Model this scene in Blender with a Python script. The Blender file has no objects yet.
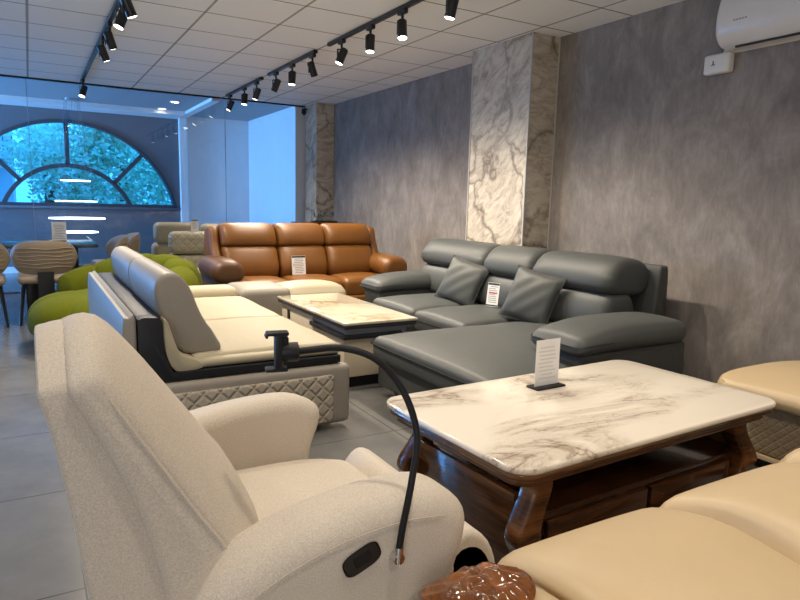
import bpy, bmesh, math, random
from mathutils import Vector, Matrix, Euler, noise as mnoise
random.seed(7)
PI = math.pi
S = bpy.context.scene
COL = S.collection

# ------------------------------------------------------------------ camera, sky, exposure
CAMZ = 1.25
f_px, yaw, pitch, roll = 632.66, 0.52855, 0.15074, 0.02459
fw = Vector((math.sin(yaw)*math.cos(pitch), math.cos(yaw)*math.cos(pitch), -math.sin(pitch)))
r0 = Vector((math.cos(yaw), -math.sin(yaw), 0)); u0 = r0.cross(fw)
rt = r0*math.cos(roll) + u0*math.sin(roll); up = -r0*math.sin(roll) + u0*math.cos(roll)
cd = bpy.data.cameras.new('camera'); cam = bpy.data.objects.new('camera', cd); COL.objects.link(cam)
cd.sensor_width = 36; cd.lens = f_px*36/800; cd.clip_start = 0.05
M = Matrix((rt, up, -fw)).transposed().to_4x4(); M.translation = (0, 0, CAMZ)
cam.matrix_world = M
S.camera = cam

w = bpy.data.worlds.new('sky'); S.world = w; w.use_nodes = True
w.node_tree.nodes['Background'].inputs[0].default_value = (0.10, 0.44, 1.0, 1)
w.node_tree.nodes['Background'].inputs[1].default_value = 3.4
LAMP = (1.0, 0.87, 0.70)
SPOT_W = 42
S.view_settings.view_transform = 'Standard'; S.view_settings.look = 'None'
S.view_settings.gamma = 1; S.view_settings.use_curve_mapping = False
S.view_settings.exposure = 0.14
S.cycles.use_denoising = True
S.cycles.max_bounces = 8; S.cycles.transparent_max_bounces = 12
S.cycles.sample_clamp_indirect = 6

# daylight through the shop front on the left side (an opening in the left wall)
def area(name, loc, rot, sx, sy, e, c):
    l = bpy.data.lights.new(name, 'AREA'); l.shape = 'RECTANGLE'; l.size = sx; l.size_y = sy
    l.energy = e; l.color = c
    o = bpy.data.objects.new(name, l); COL.objects.link(o); o.location = loc; o.rotation_euler = rot
    return o
area('shopfront_daylight', (-4.35, 8.6, 1.45), (0, -PI/2, 0), 2.3, 1.3, 8, (0.25, 0.55, 1.0))
area('front_fill', (-2.8, -2.85, 1.5), (PI/2, 0, 0), 2.9, 2.0, 62, (1.0, 0.95, 0.90))  # added fill for ceiling and walls
area('atrium_daylight', (-4.3, 10.6, 1.45), (0, -PI/2, 0), 2.2, 2.0, 580, (0.13, 0.42, 1.0))

# ------------------------------------------------------------------ materials
def nd(nt, t, **kw):
    n = nt.nodes.new(t)
    for k, v in kw.items(): setattr(n, k, v)
    return n
def base_mat(name):
    m = bpy.data.materials.new(name); m.use_nodes = True
    nt = m.node_tree; b = nt.nodes['Principled BSDF']
    return m, nt, b
def c4(c): return (c[0], c[1], c[2], 1)
def srgb(r, g, b):
    def f(v):
        v /= 255.0
        return v/12.92 if v <= .04045 else ((v+.055)/1.055)**2.4
    return (f(r), f(g), f(b))
def coords(nt, scale=(1, 1, 1), loc=(0, 0, 0), kind='Object', rot=(0, 0, 0)):
    tc = nd(nt, 'ShaderNodeTexCoord'); mp = nd(nt, 'ShaderNodeMapping')
    mp.inputs['Scale'].default_value = scale; mp.inputs['Location'].default_value = loc; mp.inputs['Rotation'].default_value = rot
    nt.links.new(tc.outputs[kind], mp.inputs[0]); return mp.outputs[0]
def noise(nt, vec, scale, detail=3, rough=.5, dist=0):
    n = nd(nt, 'ShaderNodeTexNoise'); n.inputs['Scale'].default_value = scale; n.inputs['Detail'].default_value = detail
    n.inputs['Roughness'].default_value = rough; n.inputs['Distortion'].default_value = dist
    nt.links.new(vec, n.inputs['Vector']); return n
def ramp(nt, fac, stops):
    r = nd(nt, 'ShaderNodeValToRGB'); el = r.color_ramp.elements
    while len(el) < len(stops): el.new(.5)
    for e, (p, c) in zip(el, stops): e.position = p; e.color = c4(c)
    nt.links.new(fac, r.inputs[0]); return r.outputs[0]
def bump(nt, h, strength, dist, b):
    n = nd(nt, 'ShaderNodeBump'); n.inputs['Strength'].default_value = strength; n.inputs['Distance'].default_value = dist
    nt.links.new(h, n.inputs['Height']); nt.links.new(n.outputs[0], b.inputs['Normal'])
def mixc(nt, fac, a, bb, mode='MIX'):
    n = nd(nt, 'ShaderNodeMix', data_type='RGBA', blend_type=mode)
    for s, v in ((0, fac), (6, a), (7, bb)):
        if hasattr(v, 'links') or hasattr(v, 'is_linked'): nt.links.new(v, n.inputs[s])
        elif s == 0: n.inputs[0].default_value = v
        else: n.inputs[s].default_value = c4(v)
    return n.outputs[2]
def plain(name, c, rough=.5, metal=0, emit=None, es=0, spec=.5):
    m, nt, b = base_mat(name)
    v = coords(nt); n = noise(nt, v, 6, 2)
    col = mixc(nt, n.outputs[0], [x*.95 for x in c], [min(1, x*1.05) for x in c])
    nt.links.new(col, b.inputs['Base Color'])
    b.inputs['Roughness'].default_value = rough; b.inputs['Metallic'].default_value = metal
    b.inputs['Specular IOR Level'].default_value = spec
    if emit: b.inputs['Emission Color'].default_value = c4(emit); b.inputs['Emission Strength'].default_value = es
    return m
def leather(name, c, rough=.42, var=.12, grain=260, spec=.5):
    m, nt, b = base_mat(name)
    v = coords(nt); n = noise(nt, v, 5, 4); n2 = noise(nt, v, grain, 2)
    col = mixc(nt, n.outputs[0], [x*(1-var) for x in c], [min(1, x*(1+var)) for x in c])
    nt.links.new(col, b.inputs['Base Color']); b.inputs['Roughness'].default_value = rough
    b.inputs['Specular IOR Level'].default_value = spec
    n3 = noise(nt, v, 14, 3); ad = nd(nt, 'ShaderNodeMath', operation='MULTIPLY_ADD'); ad.inputs[1].default_value = .12
    nt.links.new(n2.outputs[0], ad.inputs[0]); nt.links.new(n3.outputs[0], ad.inputs[2])
    bump(nt, ad.outputs[0], .25, .006, b)
    return m
def fabric(name, c, c2, scale=160, bs=.6, bd=.004):
    m, nt, b = base_mat(name)
    v = coords(nt); n = noise(nt, v, scale, 4, .7)
    col = ramp(nt, n.outputs[0], [(.3, c2), (.62, c)])
    nt.links.new(col, b.inputs['Base Color']); b.inputs['Roughness'].default_value = .95
    b.inputs['Specular IOR Level'].default_value = .15
    bump(nt, n.outputs[0], bs, bd, b)
    return m
def diamond(nt, vec_y, vec_z, pitch, wd=.06):
    """quilt lines: 1 on the stitched diagonals"""
    outs = []
    for sg in (1, -1):
        mu = nd(nt, 'ShaderNodeMath', operation='MULTIPLY'); mu.inputs[1].default_value = sg
        nt.links.new(vec_z, mu.inputs[0])
        ad = nd(nt, 'ShaderNodeMath', operation='ADD'); nt.links.new(vec_y, ad.inputs[0]); nt.links.new(mu.outputs[0], ad.inputs[1])
        dv = nd(nt, 'ShaderNodeMath', operation='DIVIDE'); dv.inputs[1].default_value = pitch; nt.links.new(ad.outputs[0], dv.inputs[0])
        pp = nd(nt, 'ShaderNodeMath', operation='PINGPONG'); pp.inputs[1].default_value = .5; nt.links.new(dv.outputs[0], pp.inputs[0])
        outs.append(pp.outputs[0])
    mn = nd(nt, 'ShaderNodeMath', operation='MINIMUM'); nt.links.new(outs[0], mn.inputs[0]); nt.links.new(outs[1], mn.inputs[1])
    sm = nd(nt, 'ShaderNodeMapRange', interpolation_type='SMOOTHSTEP'); sm.inputs[1].default_value = 0; sm.inputs[2].default_value = .22
    nt.links.new(mn.outputs[0], sm.inputs[0])
    return sm.outputs[0]
def quilt(name, c, axes, pitch=.11, rough=.45, dist=.012):
    m, nt, b = base_mat(name)
    v = coords(nt); sp = nd(nt, 'ShaderNodeSeparateXYZ'); nt.links.new(v, sp.inputs[0])
    h = diamond(nt, sp.outputs[axes[0]], sp.outputs[axes[1]], pitch)
    n = noise(nt, v, 8, 3)
    col = mixc(nt, n.outputs[0], [x*.93 for x in c], [min(1, x*1.06) for x in c])
    nt.links.new(col, b.inputs['Base Color']); b.inputs['Roughness'].default_value = rough
    bump(nt, h, .8, dist, b)
    return m
def marble(name, base, vein, deep, seed=(0, 0, 0), scale=1.0, rough=.07, stretch=(1, 1, 1)):
    m, nt, b = base_mat(name)
    v = coords(nt, stretch, seed)
    big = noise(nt, v, 1.6*scale, 5, .6, 1.0)
    mu = nd(nt, 'ShaderNodeMath', operation='SUBTRACT'); mu.inputs[1].default_value = .5; nt.links.new(big.outputs[0], mu.inputs[0])
    ab = nd(nt, 'ShaderNodeMath', operation='ABSOLUTE'); nt.links.new(mu.outputs[0], ab.inputs[0])
    soft = ramp(nt, ab.outputs[0], [(0, (1, 1, 1)), (.018, (.45, .45, .45)), (.10, (0, 0, 0))])
    msk = noise(nt, v, 1.3*scale, 2); mm = ramp(nt, msk.outputs[0], [(.46, (0, 0, 0)), (.62, (1, 1, 1))])
    f1 = mixc(nt, 1.0, soft, mm, 'MULTIPLY')
    c1 = mixc(nt, f1, base, vein)
    fine = noise(nt, v, 4.5*scale, 6, .65, 2.0)
    mu2 = nd(nt, 'ShaderNodeMath', operation='SUBTRACT'); mu2.inputs[1].default_value = .5; nt.links.new(fine.outputs[0], mu2.inputs[0])
    ab2 = nd(nt, 'ShaderNodeMath', operation='ABSOLUTE'); nt.links.new(mu2.outputs[0], ab2.inputs[0])
    f2 = ramp(nt, ab2.outputs[0], [(0, (.9, .9, .9)), (.022, (0, 0, 0))])
    f3 = mixc(nt, 1.0, f2, f1, 'MULTIPLY')
    c2 = mixc(nt, f3, c1, deep)
    nt.links.new(c2, b.inputs['Base Color']); b.inputs['Roughness'].default_value = rough
    return m
def wood(name, dark, light, scale=(1, 1, 1), rough=.15, freq=7):
    m, nt, b = base_mat(name)
    v = coords(nt, scale)
    n0 = noise(nt, v, 1.1, 2, .5)
    warp = mixc(nt, .10, v, n0.outputs['Color'])
    st = nd(nt, 'ShaderNodeMapping'); st.inputs['Scale'].default_value = (1.2, 1.2, 14); nt.links.new(warp, st.inputs[0])
    n1 = noise(nt, st.outputs[0], freq*.5, 5, .6)
    st2 = nd(nt, 'ShaderNodeMapping'); st2.inputs['Scale'].default_value = (3, 3, 60); nt.links.new(warp, st2.inputs[0])
    n2 = noise(nt, st2.outputs[0], 4, 3, .6)
    col = ramp(nt, n1.outputs[0], [(.32, dark), (.52, [(a+c)*.45 for a, c in zip(dark, light)]), (.70, light)])
    g = ramp(nt, n2.outputs[0], [(.35, (.65, .65, .65)), (.6, (1, 1, 1))])
    nt.links.new(mixc(nt, 1.0, col, g, 'MULTIPLY'), b.inputs['Base Color']); b.inputs['Roughness'].default_value = rough
    b.inputs['Coat Weight'].default_value = .5; b.inputs['Coat Roughness'].default_value = .05
    return m
def thin_glass(name, refl=.5, tint=(1, 1, 1)):
    m = bpy.data.materials.new(name); m.use_nodes = True; nt = m.node_tree; nt.nodes.clear()
    out = nd(nt, 'ShaderNodeOutputMaterial'); t = nd(nt, 'ShaderNodeBsdfTransparent'); g = nd(nt, 'ShaderNodeBsdfGlossy')
    t.inputs[0].default_value = c4(tint); g.inputs['Roughness'].default_value = .0
    fr = nd(nt, 'ShaderNodeFresnel'); fr.inputs[0].default_value = 1.5
    mu = nd(nt, 'ShaderNodeMath', operation='MULTIPLY'); mu.inputs[1].default_value = refl; nt.links.new(fr.outputs[0], mu.inputs[0])
    mx = nd(nt, 'ShaderNodeMixShader'); nt.links.new(mu.outputs[0], mx.inputs[0]); nt.links.new(t.outputs[0], mx.inputs[1]); nt.links.new(g.outputs[0], mx.inputs[2])
    nt.links.new(mx.outputs[0], out.inputs[0])
    return m

# room surfaces
def floor_mat():
    m, nt, b = base_mat('floor_tile')
    v = coords(nt, loc=(-.09, -2.12, 0)); br = nd(nt, 'ShaderNodeTexBrick'); br.offset = 0; br.squash = 1
    br.inputs['Scale'].default_value = 1; br.inputs['Brick Width'].default_value = .8; br.inputs['Row Height'].default_value = .8
    br.inputs['Mortar Size'].default_value = .0035; br.inputs['Mortar Smooth'].default_value = .1
    nt.links.new(v, br.inputs['Vector'])
    n = noise(nt, v, 2.5, 6, .65)
    tile = ramp(nt, n.outputs[0], [(.3, srgb(96, 96, 96)), (.7, srgb(116, 115, 113))])
    nt.links.new(tile, br.inputs['Color1']); nt.links.new(tile, br.inputs['Color2']); br.inputs['Mortar'].default_value = c4(srgb(70, 68, 66))
    nt.links.new(br.outputs[0], b.inputs['Base Color']); b.inputs['Roughness'].default_value = .22
    return m
def ceiling_mat():
    m, nt, b = base_mat('ceiling_tile')
    v = coords(nt); sp = nd(nt, 'ShaderNodeSeparateXYZ'); nt.links.new(v, sp.inputs[0])
    def line(ax, off, wd):
        a = nd(nt, 'ShaderNodeMath', operation='SUBTRACT'); a.inputs[1].default_value = off; nt.links.new(sp.outputs[ax], a.inputs[0])
        d = nd(nt, 'ShaderNodeMath', operation='DIVIDE'); d.inputs[1].default_value = .6; nt.links.new(a.outputs[0], d.inputs[0])
        fr = nd(nt, 'ShaderNodeMath', operation='PINGPONG'); fr.inputs[1].default_value = .5; nt.links.new(d.outputs[0], fr.inputs[0])
        lt = nd(nt, 'ShaderNodeMath', operation='LESS_THAN'); lt.inputs[1].default_value = wd/1.2; nt.links.new(fr.outputs[0], lt.inputs[0])
        return lt.outputs[0]
    base = (0.90, .92, .95)
    c1 = mixc(nt, line(0, 1.267, .020), base, (.36, .36, .37))
    c2 = mixc(nt, line(1, 4.687, .013), c1, (.10, .10, .10))
    nt.links.new(c2, b.inputs['Base Color']); b.inputs['Roughness'].default_value = .8
    return m
def wallpaper():
    m, nt, b = base_mat('grey_wallpaper')
    v = coords(nt, (1, 1, .6)); n1 = noise(nt, v, 4.2, 8, .68, .4)
    v2 = coords(nt, (1, 1, .28)); n2 = noise(nt, v2, 30, 6, .75, .5)
    c1 = ramp(nt, n1.outputs[0], [(.30, srgb(116, 110, 106)), (.5, srgb(138, 131, 126)), (.70, srgb(162, 155, 149))])
    c2 = ramp(nt, n2.outputs[0], [(.3, (.80, .79, .80)), (.7, (1.06, 1.05, 1.04))])
    c = mixc(nt, 1.0, c1, c2, 'MULTIPLY')
    nt.links.new(c, b.inputs['Base Color']); b.inputs['Roughness'].default_value = .75
    bump(nt, n2.outputs[0], .15, .002, b)
    return m
def pillar_mat():
    m, nt, b = base_mat('veined_panel')
    v = coords(nt, (1, 1, 1)); w1 = noise(nt, v, 2.2, 4, .6)
    ofs = mixc(nt, .32, v, w1.outputs['Color'])
    mp = nd(nt, 'ShaderNodeMapping'); mp.inputs['Rotation'].default_value = (.5, 0.3, 0); mp.inputs['Scale'].default_value = (1, 1.15, .8)
    nt.links.new(ofs, mp.inputs[0])
    vo = nd(nt, 'ShaderNodeTexVoronoi', feature='DISTANCE_TO_EDGE'); vo.inputs['Scale'].default_value = 2.2; nt.links.new(mp.outputs[0], vo.inputs['Vector'])
    crack = ramp(nt, vo.outputs[0], [(0, (.95, .95, .95)), (.016, (.5, .5, .5)), (.05, (0, 0, 0))])
    cm = noise(nt, v, 2.0, 3); cmask = ramp(nt, cm.outputs[0], [(.30, (.45, .45, .45)), (.55, (1, 1, 1))])
    crack = mixc(nt, 1.0, crack, cmask, 'MULTIPLY')
    st = coords(nt, (1, 1.2, 1.2), rot=(.7, 0, 0))
    sc_ = nd(nt, 'ShaderNodeMapping'); sc_.inputs['Scale'].default_value = (1, 1.0, 2.6); nt.links.new(st, sc_.inputs[0])
    n2 = noise(nt, sc_.outputs[0], 3.2, 7, .66, 1.4)
    base = ramp(nt, n2.outputs[0], [(.30, srgb(150, 136, 116)), (.42, srgb(180, 168, 150)), (.55, srgb(204, 194, 176)), (.72, srgb(214, 205, 190))])
    n3 = noise(nt, sc_.outputs[0], 5.5, 6, .7, 2.2)
    m3 = nd(nt, 'ShaderNodeMath', operation='SUBTRACT'); m3.inputs[1].default_value = .5; nt.links.new(n3.outputs[0], m3.inputs[0])
    a3 = nd(nt, 'ShaderNodeMath', operation='ABSOLUTE'); nt.links.new(m3.outputs[0], a3.inputs[0])
    s3 = ramp(nt, a3.outputs[0], [(0, (.75, .75, .75)), (.016, (.2, .2, .2)), (.05, (0, 0, 0))])
    mk = noise(nt, v, 3.5, 3); mk2 = ramp(nt, mk.outputs[0], [(.48, (0, 0, 0)), (.62, (1, 1, 1))])
    s3 = mixc(nt, 1.0, s3, mk2, 'MULTIPLY')
    c = mixc(nt, s3, base, srgb(118, 104, 86))
    c = mixc(nt, crack, c, srgb(112, 98, 80))
    nt.links.new(c, b.inputs['Base Color']); b.inputs['Roughness'].default_value = .45
    return m
M_floor = floor_mat(); M_ceil = ceiling_mat(); M_wallp = wallpaper(); M_pillar = pillar_mat()
M_white = plain('white_paint', (.78, .78, .77), .6)
M_backlit = plain('backlit_plaster', (.13, .135, .15), .8)  # backlit shade of the arch wall put into a darker colour
M_basebd = plain('baseboard_paint', (.55, .53, .5), .5)
M_black = plain('black_metal', (.012, .012, .013), .35)
M_blackpl = plain('black_plastic', (.010, .010, .012), .5, spec=.3)
M_rubber = plain('black_rubber', (.008, .008, .010), .55, spec=.3)
M_chrome = plain('chrome', (.7, .7, .7), .15, 1)
M_lens = plain('lamp_lens', (1, 1, 1), .4, emit=(1, .88, .70), es=14)
M_ring = plain('ring_light', (1, 1, 1), .4, emit=(.75, .88, 1), es=4)
M_glass = thin_glass('clear_glass', .8)
M_pane = thin_glass('window_pane', .25, (.34, .74, 1.0))
M_acwhite = plain('appliance_white', (.74, .72, .68), .3)
M_acdark = plain('vent_dark', (.03, .03, .03), .6)
M_frame = plain('window_paint', (.03, .045, .06), .5)
# furniture
M_boucle = fabric('beige_boucle', srgb(216, 206, 192), srgb(186, 175, 160), 330, .5, .003)
M_graylea = leather('grey_leather', srgb(74, 77, 76), .50, .08, 260, .35)
M_graylea_d = leather('dark_grey_leather', srgb(68, 70, 69), .5, .08, 260, .35)
M_piping = plain('dark_piping', (.014, .015, .015), .8, spec=.2)
M_tan = leather('tan_leather', srgb(197, 174, 137), .42, .05)
M_tanq = quilt('tan_quilted', srgb(160, 140, 112), (1, 2), .045, .45, .005)
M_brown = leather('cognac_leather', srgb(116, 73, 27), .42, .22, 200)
M_brownd = leather('dark_cognac_leather', srgb(84, 54, 30), .45, .22, 200)  # darker brown for base, back panel and left arm
M_cream = leather('cream_leather', srgb(170, 160, 136), .5, .04, 260, .35)
M_lgray = leather('warm_grey_leather', srgb(140, 134, 124), .5, .05, 260, .35)
M_lgrayq = quilt('warm_grey_quilted', srgb(168, 158, 142), (0, 2), .085, .45, .012)
M_blacklea = leather('black_leather', (.012, .013, .016), .5, .1, 260, .3)
M_green = fabric('green_knit', srgb(94, 100, 17), srgb(68, 74, 10), 220, .5, .003)
M_olive = leather('olive_beige_leather', srgb(154, 148, 128), .5, .06)
M_oliveq = quilt('olive_beige_quilted', srgb(152, 146, 126), (0, 2), .10, .5, .006)
M_taupe = leather('taupe_leather', srgb(150, 134, 114), .5, .06)
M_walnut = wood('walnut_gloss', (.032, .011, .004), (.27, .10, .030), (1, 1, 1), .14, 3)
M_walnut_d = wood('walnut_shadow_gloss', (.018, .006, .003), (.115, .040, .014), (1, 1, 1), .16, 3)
M_carve = wood('carved_amber_wood', (.075, .018, .003), (.36, .115, .014), (1.5, 1.5, 1.5), .12, 5)
M_marbleA = marble('white_marble', srgb(226, 217, 202), srgb(164, 148, 130), srgb(96, 82, 70), (5.1, .4, 0), 1.35, .06, (.6, 1.5, 1))
M_marbleB = marble('cream_marble', srgb(196, 186, 165), srgb(150, 136, 104), srgb(116, 92, 66), (5.1, .4, 0), 1.8, .08)
M_marbleC = marble('black_marble', (.03, .05, .07), (.12, .18, .22), (.3, .35, .4), (1, 1, 0), 2, .04)
M_cabw = plain('cream_lacquer', srgb(214, 200, 176), .3)
M_darkgl = plain('dark_gloss_edge', (.022, .022, .028), .12)
M_cable = plain('cable_grey', (.12, .14, .17), .5)
M_gold = plain('aged_gold', (.40, .26, .10), .3, 1)
M_paper = plain('paper', (.80, .79, .78), .7)
M_ink = plain('ink', (.03, .03, .035), .7)
M_redink = plain('red_ink', (.5, .03, .02), .7)
M_greyink = plain('grey_ink', (.30, .30, .31), .7)
M_faint = plain('faint_ink', (.62, .61, .60), .7)
M_acrylic = plain('acrylic', (.82, .82, .84), .12)
M_leaf = plain('tree_leaf', (.40, .68, .46), .6)
M_leaf2 = plain('pale_tree_leaf', (.66, .90, .70), .6)
M_bark = plain('bark', (.1, .07, .05), .9)
M_house = plain('house_render', (.55, .6, .62), .8)
M_housed = plain('house_window', (.05, .09, .14), .2)
M_ground = plain('outside_ground', (.3, .3, .3), .9)

# ------------------------------------------------------------------ mesh helpers
ORG = {}
def link(name, bm, mat, parent=None, ang=40, world=None):
    bmesh.ops.recalc_face_normals(bm, faces=bm.faces[:])
    if world is None: world = parent is not None and ORG.get(parent.name) is not None
    if world: bmesh.ops.translate(bm, verts=bm.verts[:], vec=-ORG[parent.name])
    me = bpy.data.meshes.new(name); bm.to_mesh(me); bm.free()
    for p in me.polygons:
        p.use_smooth = p.material_index == 0; p.material_index = 0
    me.set_sharp_from_angle(angle=math.radians(ang))
    me.materials.append(mat)
    o = bpy.data.objects.new(name, me); COL.objects.link(o)
    if parent is not None:
        o.parent = parent
        if world: ORG[o.name] = ORG[parent.name]
    return o
def thing(name, label, cat, loc=(0, 0, 0), rz=0, group=None, world=True):
    o = bpy.data.objects.new(name, None); COL.objects.link(o); o.location = loc; o.rotation_euler = (0, 0, rz)
    o.empty_display_size = .1
    o['label'] = label; o['category'] = cat
    if group: o['group'] = group
    if world and rz == 0: ORG[o.name] = Vector(loc)
    return o
def tag(o, label, cat, group=None):
    o['label'] = label; o['category'] = cat
    if group: o['group'] = group
    return o
def struct(name, bm, mat, parent=None, ang=30):
    o = link(name, bm, mat, parent, ang)
    if parent is None: o['kind'] = 'structure'
    return o
def copy_tree(o, parent=None):
    c = o.copy(); COL.objects.link(c)
    if parent is not None: c.parent = parent
    for ch in o.children: copy_tree(ch, c)
    return c
def NB(): return bmesh.new()
def box(bm, lo, hi, bev=0, seg=2):
    t = bmesh.new()
    bmesh.ops.create_cube(t, size=1)
    for v in t.verts:
        v.co = Vector([(l+h)/2 + c*(h-l) for l, h, c in zip(lo, hi, v.co)])
    if bev: bmesh.ops.bevel(t, geom=t.edges[:], offset=bev, segments=seg, affect='EDGES', profile=.5)
    merge(bm, t); return bm
def merge(bm, t, mat=None):
    if mat is not None: bmesh.ops.transform(t, matrix=mat, verts=t.verts[:])
    mp = {v: bm.verts.new(v.co) for v in t.verts}
    for f in t.faces:
        try: bm.faces.new([mp[v] for v in f.verts]).material_index = f.material_index
        except ValueError: pass
    t.free()
def rbox(bm, lo, hi, r, n=6, fn=None, mat=None):
    """soft rounded box on a grid; fn(u,v,w,p) may move each point (u,v,w in -1..1)"""
    h = [(b-a)/2 for a, b in zip(lo, hi)]; c = [(b+a)/2 for a, b in zip(lo, hi)]
    if not hasattr(n, '__len__'): n = (n, n, n)
    rr = min(r, min(h)*.999)
    T = []
    for ax in range(3):
        q = rr/h[ax]; ts = [-1, -1+q*.3, -1+q*.62]
        inner = [-1+q + (2-2*q)*i/n[ax] for i in range(n[ax]+1)]
        ts = ts + inner + [1-q*.62, 1-q*.3, 1]
        T.append(ts)
    L = [len(t) for t in T]; V = {}; t = bmesh.new()
    def vert(i, j, k):
        if (i, j, k) in V: return V[(i, j, k)]
        u = (T[0][i], T[1][j], T[2][k]); p = [u[a]*h[a] for a in range(3)]
        cl = [max(-(h[a]-rr), min(h[a]-rr, p[a])) for a in range(3)]
        d = Vector([p[a]-cl[a] for a in range(3)])
        if d.length > 1e-9: d = d.normalized()*rr
        q = Vector([cl[a]+d[a]+c[a] for a in range(3)])
        if fn: q = fn(u[0], u[1], u[2], q)
        V[(i, j, k)] = t.verts.new(q); return V[(i, j, k)]
    for ax in range(3):
        a, b_ = [x for x in range(3) if x != ax]
        for side in (0, L[ax]-1):
            for i in range(L[a]-1):
                for j in range(L[b_]-1):
                    q = []
                    for di, dj in ((0, 0), (1, 0), (1, 1), (0, 1)):
                        id_ = [0, 0, 0]; id_[ax] = side; id_[a] = i+di; id_[b_] = j+dj; q.append(vert(*id_))
                    t.faces.new(q)
    merge(bm, t, mat); return bm
def crown(top=.03, front=0, axis=2):
    def fn(u, v, w, p):
        k = max(0, 1-u*u)*max(0, 1-v*v)
        if w > 0: p.z += top*k*w
        return p
    return fn
def smooth_poly(pts, n=4, closed=True):
    """Catmull-Rom through the points"""
    out = []; L = len(pts); P = [Vector(p) for p in pts]
    rng = range(L) if closed else range(L-1)
    for i in rng:
        if closed: a, b, c, d = P[(i-1) % L], P[i], P[(i+1) % L], P[(i+2) % L]
        else: a, b, c, d = P[max(0, i-1)], P[i], P[i+1], P[min(L-1, i+2)]
        for k in range(n):
            t = k/n
            out.append(.5*((2*b) + (c-a)*t + (2*a-5*b+4*c-d)*t*t + (3*b-a-3*c+d)*t**3))
    if not closed: out.append(P[-1])
    return out
def prism(bm, prof, axis, a, b, r=.02, seg=3, nl=6, fn=None, mat=None):
    """profile (2-D, closed) pushed along axis 'x','y' or 'z' with rounded ends. fn(p, t) moves points, t in 0..1"""
    P = [Vector((q[0], q[1])) for q in prof]; L = len(P)
    area2 = sum(P[i].x*P[(i+1) % L].y - P[(i+1) % L].x*P[i].y for i in range(L))
    if area2 < 0: P.reverse()
    N = []
    for i in range(L):
        e1 = (P[i]-P[i-1]); e2 = (P[(i+1) % L]-P[i])
        e1 = e1.normalized() if e1.length > 1e-9 else Vector((1, 0)); e2 = e2.normalized() if e2.length > 1e-9 else e1
        nn = Vector((e1.y, -e1.x)) + Vector((e2.y, -e2.x))
        N.append(nn.normalized() if nn.length > 1e-6 else Vector((0, 0)))
    st = []
    if r > 0:
        st = [(a + r*(1-math.cos(PI/2*k/seg)), r*(1-math.sin(PI/2*k/seg))) for k in range(seg)]
    st += [(a+r + (b-a-2*r)*k/nl, 0) for k in range(nl+1)]
    if r > 0: st += [(b - r*(1-math.cos(PI/2*k/seg)), r*(1-math.sin(PI/2*k/seg))) for k in reversed(range(seg))]
    t = bmesh.new(); rings = []
    for s, ins in st:
        ring = []
        for i in range(L):
            q = P[i] - N[i]*ins
            if axis == 'x': p = Vector((s, q.x, q.y))
            elif axis == 'y': p = Vector((q.x, s, q.y))
            else: p = Vector((q.x, q.y, s))
            ring.append(t.verts.new(p))
        rings.append(ring)
    for A, B in zip(rings, rings[1:]):
        for i in range(L): t.faces.new((A[i], A[(i+1) % L], B[(i+1) % L], B[i]))
    caps = [t.faces.new(rings[0][::-1]), t.faces.new(rings[-1])]
    t.normal_update()
    for f in caps: f.material_index = 1
    for f in bmesh.ops.triangulate(t, faces=caps, ngon_method='EAR_CLIP')['faces']: f.material_index = 1
    if fn:
        ai = 'xyz'.index(axis)
        for v in t.verts: v.co = fn(v.co.copy(), min(1, max(0, (v.co[ai]-a)/(b-a))))
    merge(bm, t, mat); return bm
def tube(bm, pts, r, seg=8, closed=False, sm=0, cap=True):
    P = [Vector(p) for p in pts]
    if sm: P = smooth_poly(P, sm, closed)
    L = len(P); rings = []; up_ = None
    for i in range(L):
        if closed: d = P[(i+1) % L]-P[i-1]
        else: d = P[min(i+1, L-1)]-P[max(i-1, 0)]
        d.normalize()
        if up_ is None:
            up_ = Vector((0, 0, 1)) if abs(d.z) < .9 else Vector((1, 0, 0))
        up_ = (up_-d*up_.dot(d)).normalized(); s = d.cross(up_)
        rr = r(i/(L-1)) if callable(r) else r
        rings.append([bm.verts.new(P[i]+(up_*math.cos(2*PI*k/seg)+s*math.sin(2*PI*k/seg))*rr) for k in range(seg)])
    n = L if closed else L-1
    for i in range(n):
        A, B = rings[i], rings[(i+1) % L]
        for k in range(seg): bm.faces.new((A[k], A[(k+1) % seg], B[(k+1) % seg], B[k]))
    if not closed and cap: bm.faces.new(rings[0][::-1]); bm.faces.new(rings[-1])
    return bm
def lathe(bm, prof, seg=20, mat=None, cap=True):
    t = bmesh.new(); rings = []
    for r_, z in prof:
        if r_ < 1e-6: rings.append([t.verts.new((0, 0, z))])
        else: rings.append([t.verts.new((r_*math.cos(2*PI*k/seg), r_*math.sin(2*PI*k/seg), z)) for k in range(seg)])
    for A, B in zip(rings, rings[1:]):
        for k in range(seg):
            q = [A[k % len(A)], A[(k+1) % len(A)], B[(k+1) % len(B)], B[k % len(B)]]
            u = []
            for v in q:
                if v not in u: u.append(v)
            if len(u) > 2: t.faces.new(u)
    for R_ in (rings[0], rings[-1]):
        if cap and len(R_) > 2:
            try: t.faces.new(R_)
            except ValueError: pass
    merge(bm, t, mat); return bm
def loft(bm, rings, cap=True, mat=None):
    t = bmesh.new(); R_ = [[t.verts.new(p) for p in r] for r in rings]; L = len(R_[0])
    for A, B in zip(R_, R_[1:]):
        for i in range(L): t.faces.new((A[i], A[(i+1) % L], B[(i+1) % L], B[i]))
    if cap: t.faces.new(R_[0][::-1]); t.faces.new(R_[-1])
    merge(bm, t, mat); return bm
def rrect(x0, x1, y0, y1, r, n=6):
    out = []
    for cx, cy, a0 in ((x1-r, y1-r, 0), (x0+r, y1-r, PI/2), (x0+r, y0+r, PI), (x1-r, y0+r, 1.5*PI)):
        for k in range(n+1): out.append((cx+r*math.cos(a0+PI/2*k/n), cy+r*math.sin(a0+PI/2*k/n)))
    return out
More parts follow.
